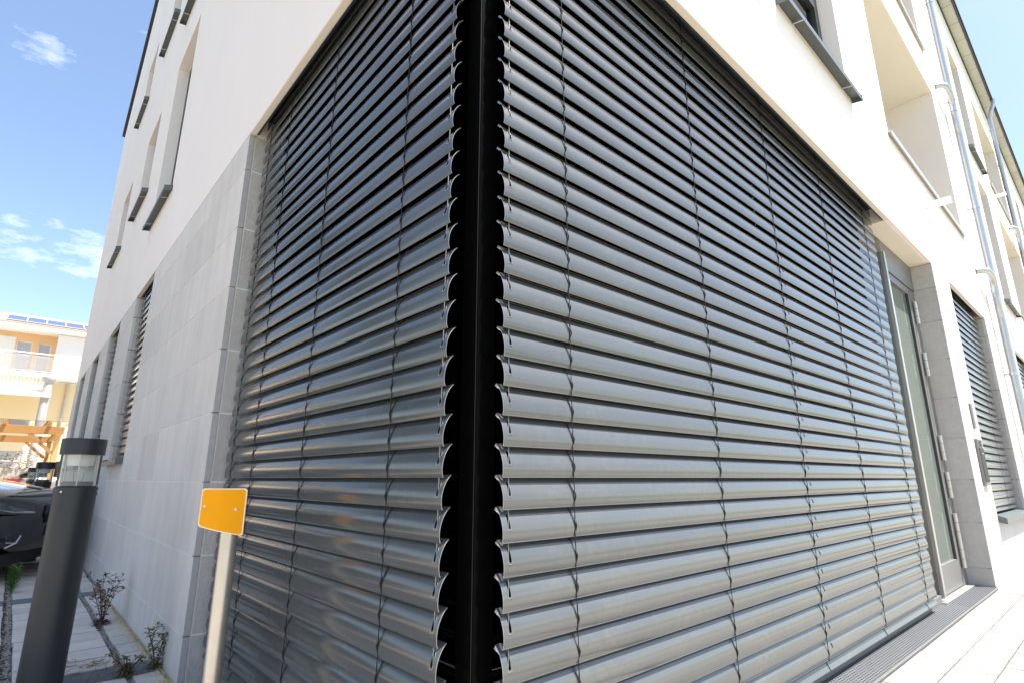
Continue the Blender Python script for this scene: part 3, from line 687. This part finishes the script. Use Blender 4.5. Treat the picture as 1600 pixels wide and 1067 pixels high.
# ------------------------------------------------------------------ yellow marker plate on a post
sg = thing('marker_sign', 'bent yellow marker plate on a round metal post before the shaded blind', 'sign', (0.560, 2.02, GL))
g = MB(); g.tube([(0, 0, 0), (0, 0, 0.80)], 0.027, 28); g.build('post', 'post_metal', sg, smooth=True)
g = MB(); g.lathe([(0.0274, 0.705), (0.0280, 0.705), (0.0280, 0.742), (0.0274, 0.742)], 28); g.build('tape_band', 'tape', sg, smooth=True)
def plate(mb, grow, dd, th):
    N = 24; wl, hr, hl = 0.071, 0.142, 0.112
    top = 0.824; fr = []; bk = []
    ux = Vector((0.75, -0.66, 0)); nrm = Vector((-0.66, -0.75, 0))
    for i in range(N + 1):
        u = -1 + 2 * i / N; s = u * (wl + grow); h = hl + (hr - hl) * (u + 1) / 2
        cut = 0.006 * max(0, abs(u) - 0.92) / 0.08
        bend = -0.016 * (abs(u) ** 1.5)
        base = ux * (s - 0.022) + nrm * (0.033 + bend + dd)
        zt = top + grow - cut; zb_ = top - h - grow + cut
        fr.append((base + nrm * th + Vector((0, 0, zt)), base + nrm * th + Vector((0, 0, zb_)))); bk.append((base + Vector((0, 0, zt)), base + Vector((0, 0, zb_))))
    vs = [v for p in fr for v in p] + [v for p in bk for v in p]; o_ = 2 * (N + 1); fs = []
    for i in range(N):
        a = 2 * i; fs += [(a, a + 1, a + 3, a + 2), (o_ + a + 2, o_ + a + 3, o_ + a + 1, o_ + a), (a, a + 2, o_ + a + 2, o_ + a), (a + 1, o_ + a + 1, o_ + a + 3, a + 3)]
    fs += [(0, o_, o_ + 1, 1), (2 * N, 2 * N + 1, o_ + 2 * N + 1, o_ + 2 * N)]
    mb.add(vs, fs)
    return ux, nrm, top
g = MB(); plate(g, 0.0035, 0.0, 0.0025); pl_o = g.build('plate', 'plate_rim', sg, smooth=True, angle=0.5)
g = MB(); ux, nrm, top = plate(g, 0.0, 0.0026, 0.0012); g.build('yellow_face', 'yellow_paint', pl_o, smooth=True, angle=0.5)
for s, zc in ((-0.078, 0.772), (0.026, 0.762)):
    c = ux * s + nrm * (0.033 - 0.016 * abs((s + 0.022) / 0.071) ** 1.5 + 0.003) + Vector((0, 0, zc))
    g = MB(); g.tube([c, c + nrm * 0.003], 0.0046, 10); g.tube([c + nrm * 0.003, c + nrm * 0.005], 0.0026, 8); g.build('screw', 'steel', sg)

# ------------------------------------------------------------------ weeds
def leaf(mb, p, d, ln, w, mi=0, droop=0.3):
    d = d.normalized(); side = d.cross(Vector((0, 0, 1)))
    side = side.normalized() if side.length > 1e-3 else Vector((1, 0, 0))
    a = p; b_ = p + d * ln * 0.5 + Vector((0, 0, ln * 0.06)); c = p + d * ln + Vector((0, 0, -ln * droop))
    mb.add([a, b_ + side * w, c, b_ - side * w, b_ + Vector((0, 0, -w * 0.4))], [(0, 1, 4), (1, 2, 4), (2, 3, 4), (3, 0, 4)], mi)
def weed(x, y, label, kind, h, seed):
    random.seed(seed); t = thing('weed', label, 'weed', (x, y, GL), group='weeds in the paving joints')
    st = MB(); lf_ = MB()
    if kind == 'green':
        for k in range(3):
            lean = Vector((random.uniform(-.25, .25), random.uniform(-.25, .25), 1)); pts = [lean * (h * q / 6) for q in range(7)]; st.tube(pts, [0.004 - 0.0004 * q for q in range(7)], 5)
            for q in range(46):
                f = (q / 46) ** 0.8; p = lean * (h * f); a = q * 2.4 + k
                leaf(lf_, p, Vector((math.cos(a), math.sin(a), 0.75)), 0.075 * (1.15 - 0.55 * f), 0.0065, droop=0.1)
        m = 'leaf_green'
    else:
        m = 'leaf_red' if kind == 'red' else 'leaf_dull'
        for k in range(7 if kind == 'red' else 4):
            a0 = random.uniform(0, 6.28); le = random.uniform(.1, .55); hh = h * random.uniform(.55, 1.0)
            pts = [Vector((math.cos(a0) * le * hh * q / 6, math.sin(a0) * le * hh * q / 6, hh * (q / 6) ** 0.9)) for q in range(7)]
            st.tube(pts, [0.0028 - 0.0003 * q for q in range(7)], 5)
            for q in range(1, 7):
                for r in range(3):
                    a = random.uniform(0, 6.28); leaf(lf_, pts[q], Vector((math.cos(a), math.sin(a), random.uniform(-.2, .8))), random.uniform(.018, .045), random.uniform(.004, .009))
                if q in (3, 4, 5):
                    a = random.uniform(0, 6.28); tip = pts[q] + Vector((math.cos(a) * .05, math.sin(a) * .05, .045)) * random.uniform(.6, 1.3); st.tube([pts[q], tip], [0.0018, 0.0012], 4)
                    for r in range(5):
                        aa = random.uniform(0, 6.28); leaf(lf_, tip, Vector((math.cos(aa), math.sin(aa), random.uniform(-.3, 1))), random.uniform(.015, .032), .007)
        for r in range(60 if kind == 'red' else 26):
            a = random.uniform(0, 6.28); leaf(lf_, Vector((0, 0, random.uniform(0.003, .02))), Vector((math.cos(a), math.sin(a), random.uniform(0, .5))), random.uniform(.03, .07), random.uniform(.004, .009))
    st.build('stem', 'leaf_green' if kind == 'green' else 'stem_red', t); lf_.build('leaves', m, t, recalc=False)
weed(0.135, 5.95, 'bright green bushy weed in the joint at the left edge, near the black car', 'green', 0.19, 3)
weed(0.545, 4.35, 'reddish branching weed in the gravel joint, right of the nearest bollard', 'red', 0.30, 11)
weed(0.640, 3.22, 'small weed with red base against the foot of the stone wall', 'mixed', 0.20, 5)
weed(0.520, 3.18, 'tiny green weed in the gravel joint near the bottom edge', 'mixed', 0.05, 8)
for i, (x, y) in enumerate(((0.40, 3.46), (0.44, 3.30))):
    random.seed(40 + i); g = MB()
    for k in range(26):
        p = Vector((x + random.gauss(0, .05), y + random.gauss(0, .06), GL + 0.004)); a = random.uniform(0, 6.28)
        g.tube([p, p + Vector((math.cos(a) * .03, math.sin(a) * .03, .006)), p + Vector((math.cos(a + .3) * .06, math.sin(a + .3) * .06, .002 + random.random() * .02))], [0.0013, 0.001, 0.0005], 4)
        if k % 2: leaf(g, p, Vector((math.cos(a), math.sin(a), .2)), .03, .004)
    fit(stuff(g.build('dry_twigs', 'dry_leaf')), ['dry creeping twigs on the pavers beside the bollard foot', 'dry creeping twigs on the pavers nearest the bottom edge'][i], 'twigs', 'dry twigs on the pavers')
random.seed(21)

# ------------------------------------------------------------------ cars
def car(label, paint, loc, rotz, group='parked cars'):
    """length along +x (nose at x=0, tail negative), built by lofting cross sections"""
    t = thing('parked_car', label, 'car', loc, rotz, group=group)
    # station: x, half width, bottom z, waist z, top (bonnet/boot) z
    st = [(0.00, 0.30, 0.34, 0.50, 0.60), (-0.03, 0.52, 0.26, 0.52, 0.66), (-0.10, 0.68, 0.22, 0.56, 0.715), (-0.25, 0.79, 0.20, 0.60, 0.765), (-0.50, 0.86, 0.20, 0.64, 0.82), (-0.95, 0.90, 0.20, 0.68, 0.89), (-1.40, 0.905, 0.20, 0.70, 0.93),
          (-2.2, 0.91, 0.20, 0.72, 0.94), (-3.2, 0.91, 0.20, 0.74, 0.955), (-3.8, 0.88, 0.22, 0.75, 0.97), (-4.15, 0.82, 0.26, 0.74, 0.96), (-4.32, 0.72, 0.32, 0.66, 0.88), (-4.36, 0.55, 0.36, 0.6, 0.80)]
    m = MB(); rings = []
    for x, hw, zb, zw, zt in st:
        h = [(0, zb), (hw * 0.80, zb), (hw * 0.97, zb + (zw - zb) * 0.25), (hw, zb + (zw - zb) * 0.62), (hw * 0.985, zw), (hw * 0.93, zw + (zt - zw) * 0.62), (hw * 0.80, zw + (zt - zw) * 0.90), (hw * 0.45, zt), (0, zt + 0.012)]
        ring = [(x - (0.10 * (abs(y) / 0.9) ** 2 if x > -0.6 else 0), y, z) for y, z in h] + [(x - (0.10 * (abs(y) / 0.9) ** 2 if x > -0.6 else 0), -y, z) for y, z in h[-2:0:-1]]
        rings.append(ring)
    n = len(rings[0]); vs = [v for r in rings for v in r]; fs = []
    for i in range(len(rings) - 1):
        for k in range(n): fs.append((i * n + k, i * n + (k + 1) % n, (i + 1) * n + (k + 1) % n, (i + 1) * n + k))
    fs += [tuple(range(n)), tuple((len(rings) - 1) * n + k for k in range(n))]
    m.add(vs, fs); body = m.build('body', paint, t, smooth=True, angle=3.2); sd = body.modifiers.new('subdivision', 'SUBSURF'); sd.levels = 2; sd.render_levels = 2
    # cabin
    m = MB(); cs = [(-1.18, 0.76, 0.90, 0.90), (-1.95, 0.70, 0.93, 1.40), (-2.5, 0.68, 0.93, 1.455), (-3.3, 0.67, 0.94, 1.40), (-4.05, 0.70, 0.95, 0.955)]
    rings = [[(x, 0.86 * 0.95, zb), (x, hw * 0.86, zt - 0.04), (x, hw * 0.6, zt), (x, -hw * 0.6, zt), (x, -hw * 0.86, zt - 0.04), (x, -0.86 * 0.95, zb)] for x, hw, zb, zt in cs]
    vs = [v for r in rings for v in r]; fs = [(i * 6 + k, i * 6 + k + 1, (i + 1) * 6 + k + 1, (i + 1) * 6 + k) for i in range(4) for k in range(5)]
    m.add(vs, fs); m.build('windows', 'car_glass', t, smooth=True, angle=0.5)
    m = MB(); r2 = [[(x * 1 + 0, y * 1.01, z + 0.006) for (x, y, z) in r[1:5]] for r in rings[1:4]]
    m.add([v for r in r2 for v in r], [(i * 4 + k, i * 4 + k + 1, (i + 1) * 4 + k + 1, (i + 1) * 4 + k) for i in range(2) for k in range(3)]); m.build('roof', paint, t, smooth=True)
    for s in (1, -1):
        for a, c in ((0, 1), (3, 4)):
            q = rings[a][1 if s > 0 else 4], rings[c][1 if s > 0 else 4]
            m = MB(); m.tube([Vector(q[0]) + Vector((0, 0.012 * s, 0.005)), Vector(q[1]) + Vector((0, 0.012 * s, 0.005))], 0.03, 6); m.build('pillar', paint, t)
        for xw in (-0.86, -3.52):
            wh = link('wheel', None, t, (xw, 0.80 * s, 0.315))
            m = MB(); m.lathe([(0.2, -0.1), (0.29, -0.11), (0.315, -0.08), (0.315, 0.08), (0.29, 0.11), (0.2, 0.1)], 28); tm = m.build('tyre', 'tyre', wh, smooth=True); tm.rotation_euler = (math.pi / 2, 0, 0)
            m = MB(); m.lathe([(0.0, 0.085), (0.06, 0.09), (0.2, 0.075), (0.205, 0.1), (0.205, -0.1), (0, -0.1)], 28); rm = m.build('rim', 'rim', wh, smooth=True); rm.rotation_euler = (math.pi / 2 * (-s), 0, 0)
        # headlight: slanted lens on the corner, with a bright rim
        hl = [(-0.085, 0.50, 0.560), (-0.15, 0.70, 0.575), (-0.34, 0.845, 0.625), (-0.47, 0.872, 0.685), (-0.33, 0.800, 0.700), (-0.16, 0.655, 0.668), (-0.085, 0.50, 0.625)]
        ctr = Vector((-0.22, 0.69, 0.64)); offs = Vector((0.03, 0.035, 0.012))
        pts = [Vector((x + 0.02, y, z)) + offs for x, y, z in hl]; pts = [Vector((p.x, p.y * s, p.z)) for p in pts]; cc = Vector((ctr.x + 0.02 + offs.x + 0.02, (ctr.y + offs.y + 0.02) * s, ctr.z + offs.z))
        m = MB(); m.add(pts + [cc], [(i, (i + 1) % 7, 7) for i in range(7)]); m.add([p - offs * 1.4 for p in pts] + pts, [(i, (i + 1) % 7, 7 + (i + 1) % 7, 7 + i) for i in range(7)]); h = m.build('headlight', 'lamp_dark', t)
        m = MB(); m.tube([pts[i] + Vector((0.006, 0.006 * s, 0)) for i in (0, 1, 2, 3)], 0.008, 6); m.build('lamp_rim', 'chrome', h)
        # fog lamp with chrome blade, kidney grille of upright bars
        m = MB(); m.tube([(-0.12, 0.72 * s, 0.30), (-0.07, 0.66 * s, 0.335), (-0.06, 0.63 * s, 0.39)], 0.009, 6); m.tube([(-0.075, 0.665 * s, 0.335), (-0.12, 0.72 * s, 0.345)], 0.007, 6); m.build('chrome_blade', 'chrome', t)
        m = MB(); m.prism([(0.05, 0.46), (0.30, 0.47), (0.34, 0.55), (0.31, 0.63), (0.07, 0.64)], -0.15, 0.013, lambda p, q: (q - 0.018 * (p[0] / 0.3), p[0] * s, p[1])); gr_ = m.build('grille', 'car_plastic', t)
        for k in range(7):
            y = 0.07 + k * 0.038; m = MB(); m.tube([(0.018 - 0.018 * (y / .3), y * s, 0.47), (0.022 - 0.018 * (y / .3), y * s, 0.55), (0.012 - 0.018 * (y / .3), y * s, 0.63)], 0.005, 5); m.build('grille_bar', 'car_plastic' if k else 'chrome', gr_)
        m = MB(); m.prism([(0.52, 0.70), (0.78, 0.68), (0.80, 0.84), (0.60, 0.88)], -4.36, -4.0, lambda p, q: (q + 0.16 * (p[0] - .5), p[0] * s * 1.03, p[1])); m.build('tail_light', 'tail_red', t)
        m = MB(); m.prism([(-1.25, 0.93), (-1.42, 0.93), (-1.44, 1.04), (-1.30, 1.05)], 0.88, 1.04, lambda p, q: (p[0], q * s, p[1])); m.build('mirror', paint, t, bevel=0.02)
    m = MB(); m.box(-4.3, -0.15, -0.78, 0.78, 0.14, 0.24); m.build('underbody', 'car_plastic', t)
    m = MB(); m.box(-0.03, 0.002, -0.26, 0.26, 0.36, 0.44); m.build('bumper_bar', 'car_plastic', t)
    return t
car('glossy black car with slim headlight, its nose behind the nearest bollard', 'car_black', (0.42, 6.95, GL), math.radians(-22))
car('silver car with red tail light under the timber carport', 'car_silver', (4.15, 23.5, GL), math.radians(3))

# ------------------------------------------------------------------ timber carport
cp = thing('timber_carport', 'orange timber carport with clear sheet roof and diagonal braces', 'carport', (0, 0, GL))
k165 = 20.0 / 13
def beam(name, a, b_, w_, h_, m='timber'):
    a, b_ = Vector(a), Vector(b_); d = (b_ - a); ln = d.length; d.normalize(); q = d.to_track_quat('X', 'Z').to_matrix().to_4x4(); q.translation = a
    g = MB(); g.box(0, ln, -w_ / 2, w_ / 2, -h_ / 2, h_ / 2, M=q); return g.build(name, m, cp, bevel=0.006)
Y0, Y1 = 20.0, 25.0; zt = 0.840 * k165 + E_ - GL
for yy in (Y0, Y1):
    beam('beam', (-7, yy, zt), (0.88, yy, zt), 0.10, 0.22)
    for xx in (0.76, -3.0, -6.6): beam('post', (xx, yy, 0), (xx, yy, zt - 0.096), 0.13, 0.13)
    for xx, s in ((0.76, -1), (-3.0, 1), (-3.0, -1), (-6.6, 1)): beam('brace', (xx + 0.07 * s, yy, zt - 0.62), (xx + 0.62 * s, yy, zt - 0.10), 0.08, 0.09)
beam('beam', (0.76, Y0 + .06, zt - 0.001), (0.76, Y1 - .06, zt - 0.001), 0.10, 0.19); beam('beam', (-3, Y0 + .06, zt), (-3, Y1 - .06, zt), 0.10, 0.19)
for yy, xx in ((Y0, 0.76), (Y1, 0.76)): beam('brace', (xx, yy + (0.07 if yy == Y0 else -0.07), zt - 0.62), (xx, yy + (0.62 if yy == Y0 else -0.62), zt - 0.10), 0.08, 0.09)
x = -6.9
while x < 0.95: beam('rafter', (x, Y0 - 0.45, zt + 0.15), (x, Y1 + 0.4, zt + 0.30), 0.07, 0.11); x += 0.93
g = MB(); g.box(-7.0, 0.92, Y0 - 0.5, Y1 + 0.45, 0, 0.012); o = g.build('roof_sheet', 'poly_sheet', cp); o.location = (0, 0, zt + 0.215 - (Y0 - 0.5) * 0.0288); o.rotation_euler = (0.0, 0, 0)
o.rotation_euler = (math.atan(0.0288), 0, 0)

# ------------------------------------------------------------------ house behind
K = 40 / 22.0
hs = thing('apartment_house', 'sunlit orange and white house with balcony, awning and solar panels behind the carport', 'house', (0, 40, 0))
hz = lambda z: z * K + E_
hxx = lambda v: v * K
ew = hz(4.40)
g = MB(); openwall(g, -16, 0.36 * K, hz(2.9), ew, [(hxx(-0.57), hxx(-0.20), hz(3.1), hz(4.08)), (hxx(-0.07), hxx(0.25), hz(3.1), hz(4.07)), (hxx(-2.2), hxx(-1.5), hz(3.3), hz(4.08))], lambda u, v, d: (u, d, v), 0, 0.3); g.build('orange_wall', 'house_orange', hs)
g = MB(); openwall(g, -16, 9.0, -0.06, hz(2.9) - 0.002, [(-9, -7, 0.9, 2.2), (-3.2, -1.4, 0.9, 2.3), (-0.9, 0.2, 0.9, 2.3)], lambda u, v, d: (u, d + 0.02, v), 0, 0.3); g.build('yellow_wall', 'house_yellow', hs)
g = MB(); g.box(0.36 * K + 0.002, 9, -0.9, 0.3, hz(2.93), hz(4.30)); g.build('white_bay', 'house_white', hs)
for a, c, d, e in ((hxx(-0.57), hxx(-0.20), hz(3.1), hz(4.08)), (hxx(-0.07), hxx(0.25), hz(3.1), hz(4.07)), (hxx(-2.2), hxx(-1.5), hz(3.3), hz(4.08)), (-9, -7, 0.9, 2.2), (-3.2, -1.4, 0.9, 2.3), (-0.9, 0.2, 0.9, 2.3)):
    wn_ = link('window', None, hs)
    g = MB(); openwall(g, a, c, d, e, [(a + 0.06, c - 0.06, d + 0.06, d + (e - d) * 0.55), (a + 0.06, c - 0.06, d + (e - d) * 0.55 + 0.09, e - 0.06)], lambda u, v, dd: (u, dd, v), 0.10, 0.16); g.build('frame', 'house_white', wn_)
    g = MB(); g.box(a + 0.03, c - 0.03, 0.13, 0.14, d + 0.03, e - 0.03); g.build('pane', 'curtain_pane', wn_)
g = MB(); g.box(-3.4, hxx(-0.60), -0.02, -0.002, hz(3.05), hz(4.15)); g.build('white_panel', 'house_white', hs)
bal = link('balcony', None, hs)
g = MB(); g.box(-16, hxx(0.58), -1.5, -0.002, hz(2.90), hz(3.03)); g.build('slab', 'house_white', bal)
for x in [i * 1.35 + hxx(0.56) for i in range(0, -10, -1)]:
    g = MB(); g.box(x - 0.02, x + 0.02, -1.48, -1.44, hz(3.03), hz(3.61)); g.build('rail_post', 'steel', bal)
    g = MB(); g.box(x - 1.30, x - 0.05, -1.466, -1.456, hz(3.09), hz(3.52)); g.build('glass_panel', 'poly_sheet', bal)
g = MB(); g.tube([(-14, -1.46, hz(3.60)), (hxx(0.57), -1.46, hz(3.60)), (hxx(0.57), -0.05, hz(3.60))], 0.03, 8); g.tube([(-14, -1.46, hz(3.07)), (hxx(0.57), -1.46, hz(3.07))], 0.02, 8); g.build('hand_rail', 'steel', bal)
g = MB()
for i in range(60): g.box(hxx(0.30) - i * 0.16, hxx(0.30) - i * 0.16 + 0.08, -1.40, -1.34, hz(2.62), hz(2.90) - 0.002)
g.box(-10, hxx(0.30) + 0.1, -1.338, -1.30, hz(2.6), hz(2.89)); g.build('slatted_front', 'awning', bal)
g = MB(); g.prism([(-1.30, hz(2.64)), (-2.4, hz(2.34)), (-2.4, hz(2.28)), (-1.30, hz(2.58))], -12, hxx(0.44), lambda p, t: (t, p[0], p[1])); g.build('awning', 'awning', hs)
g = MB(); g.tube([(hxx(0.33), -2.1, -0.05), (hxx(0.33), -2.1, hz(2.70))], 0.20, 20); g.lathe([(0.2, hz(2.70)), (0.31, hz(2.80)), (0.31, hz(2.88))], 20, (hxx(0.33), -2.1)); g.build('column', 'column_grey', hs, smooth=True)
g = MB(); g.tube([(hxx(0.82), -0.08, 0), (hxx(0.82), -0.08, hz(2.93))], 0.06, 10); g.build('downpipe', 'aluminium', hs, smooth=True)
g = MB(); g.prism([(-1.2, ew), (-1.2, ew + 0.16), (3.2, ew + 1.58), (9, ew), (0.0, ew)], -17, 12, lambda p, t: (t, p[0], p[1])); rf = g.build('roof', 'clay_tile', hs)
g = MB(); g.box(-17, 12, -1.32, -1.203, ew - 0.13, ew + 0.03); g.box(-17, 12, -1.2, -0.003, ew - 0.16, ew - 0.003); g.build('eave_board', 'house_white', rf)
sl = math.atan2(1.42, 4.4)
for r in range(2):
    for c in range(7):
        g = MB(); g.box(0, 0.80, 0, 0.98, 0, 0.04); sp = g.build('solar_panel', 'solar', rf); sp.location = (-1.62 + c * 0.84, -0.95 + r * 1.0, ew + 0.16 + 0.08 + 0.06 + r * 0.323); sp.rotation_euler = (sl, 0, 0)
        g = MB(); g.box(-0.015, 0.815, -0.015, 0.995, -0.02, 0.03); fr_ = g.build('panel_frame', 'house_white', sp)
# flower box and a bush below the carport
fb = thing('flower_box', 'row of orange and green balcony flowers below the carport at the left edge', 'flowers', (-0.6, 26.0, 0))
g = MB(); g.box(-1.2, 1.6, -0.2, 0.2, 0.85, 1.15); g.build('box', 'house_white', fb)
g = MB(); g2 = MB(); random.seed(9)
for i in range(700):
    p = Vector((random.uniform(-1.2, 1.6), random.uniform(-.3, .25), 1.12 + random.random() ** 1.4 * 0.55)); a = random.uniform(0, 6.28)
    leaf(g if i % 3 else g2, p, Vector((math.cos(a), math.sin(a), random.uniform(-.2, .8))), .10, .035)
g.build('leaves', 'leaf_green', fb, recalc=False); g2.build('blossoms', 'flower', fb, recalc=False)

# ------------------------------------------------------------------ across the way: lawn, hedge and trees that the glass and slats mirror
sheet('lawn', 'lawn', -60, 90, -42, -6.5, 0.0); sheet('side_lawn', 'lawn', -60, -19, -6.4, 34, -0.03)
def tree(x, y, h, r, label, seed):
    random.seed(seed); t = thing('tree', label, 'tree', (x, y, -0.05), group='trees mirrored in the glazing')
    g = MB(); g.tube([(0, 0, 0), (0.05, 0.03, h * 0.25), (-0.04, 0.05, h * 0.5), (0.02, 0, h * 0.8)], [0.2, 0.16, 0.12, 0.04], 8)
    for k in range(7):
        a = k * 0.9; z = h * (0.28 + 0.06 * k); g.tube([(0, 0, z), (math.cos(a) * r * 0.5, math.sin(a) * r * 0.5, z + r * 0.35), (math.cos(a) * r * 0.85, math.sin(a) * r * 0.85, z + r * 0.7)], [0.07, 0.045, 0.02], 5)
    g.build('trunk', 'bark', t); g = MB(); cl = []
    for k in range(34):
        v = Vector((random.gauss(0, 1), random.gauss(0, 1), random.gauss(0, 1))).normalized() * (random.random() ** 0.4)
        cl.append((Vector((v.x * r, v.y * r, h * 0.64 + v.z * h * 0.33)), random.uniform(0.5, 1.0) * r * 0.33))
    for c, rr in cl:
        for q in range(110):
            v = Vector((random.gauss(0, 1), random.gauss(0, 1), random.gauss(0, 1))).normalized() * (random.random() ** 0.5) * rr; a = random.uniform(0, 6.28)
            leaf(g, c + v, Vector((math.cos(a), math.sin(a), random.uniform(-.6, .6))), random.uniform(.14, .26), .07)
    g.build('crown', 'tree_leaf', t, recalc=False)
tree(-21, 6, 7, 2.8, 'broad leafy tree across the car park, seen only in the shaded slats', 2)
tree(-23, 14, 8, 3.2, 'second leafy tree across the car park, mirrored in the shaded slats', 3)
tree(-20, -2, 6, 2.5, 'small leafy tree beyond the car park corner, mirrored in the slats', 4)
tree(-4.6, 13.5, 9, 3.4, 'tall leafy tree beside the parking bays, mirrored in the lower shaded slats', 6)
tree(-9.5, 8.5, 9, 3.4, 'spreading leafy tree at the parking bays, mirrored in the shaded slats near the post', 7)
tree(16, -20, 9, 3.6, 'tall leafy tree on the lawn opposite the door, mirrored in the glass', 5)
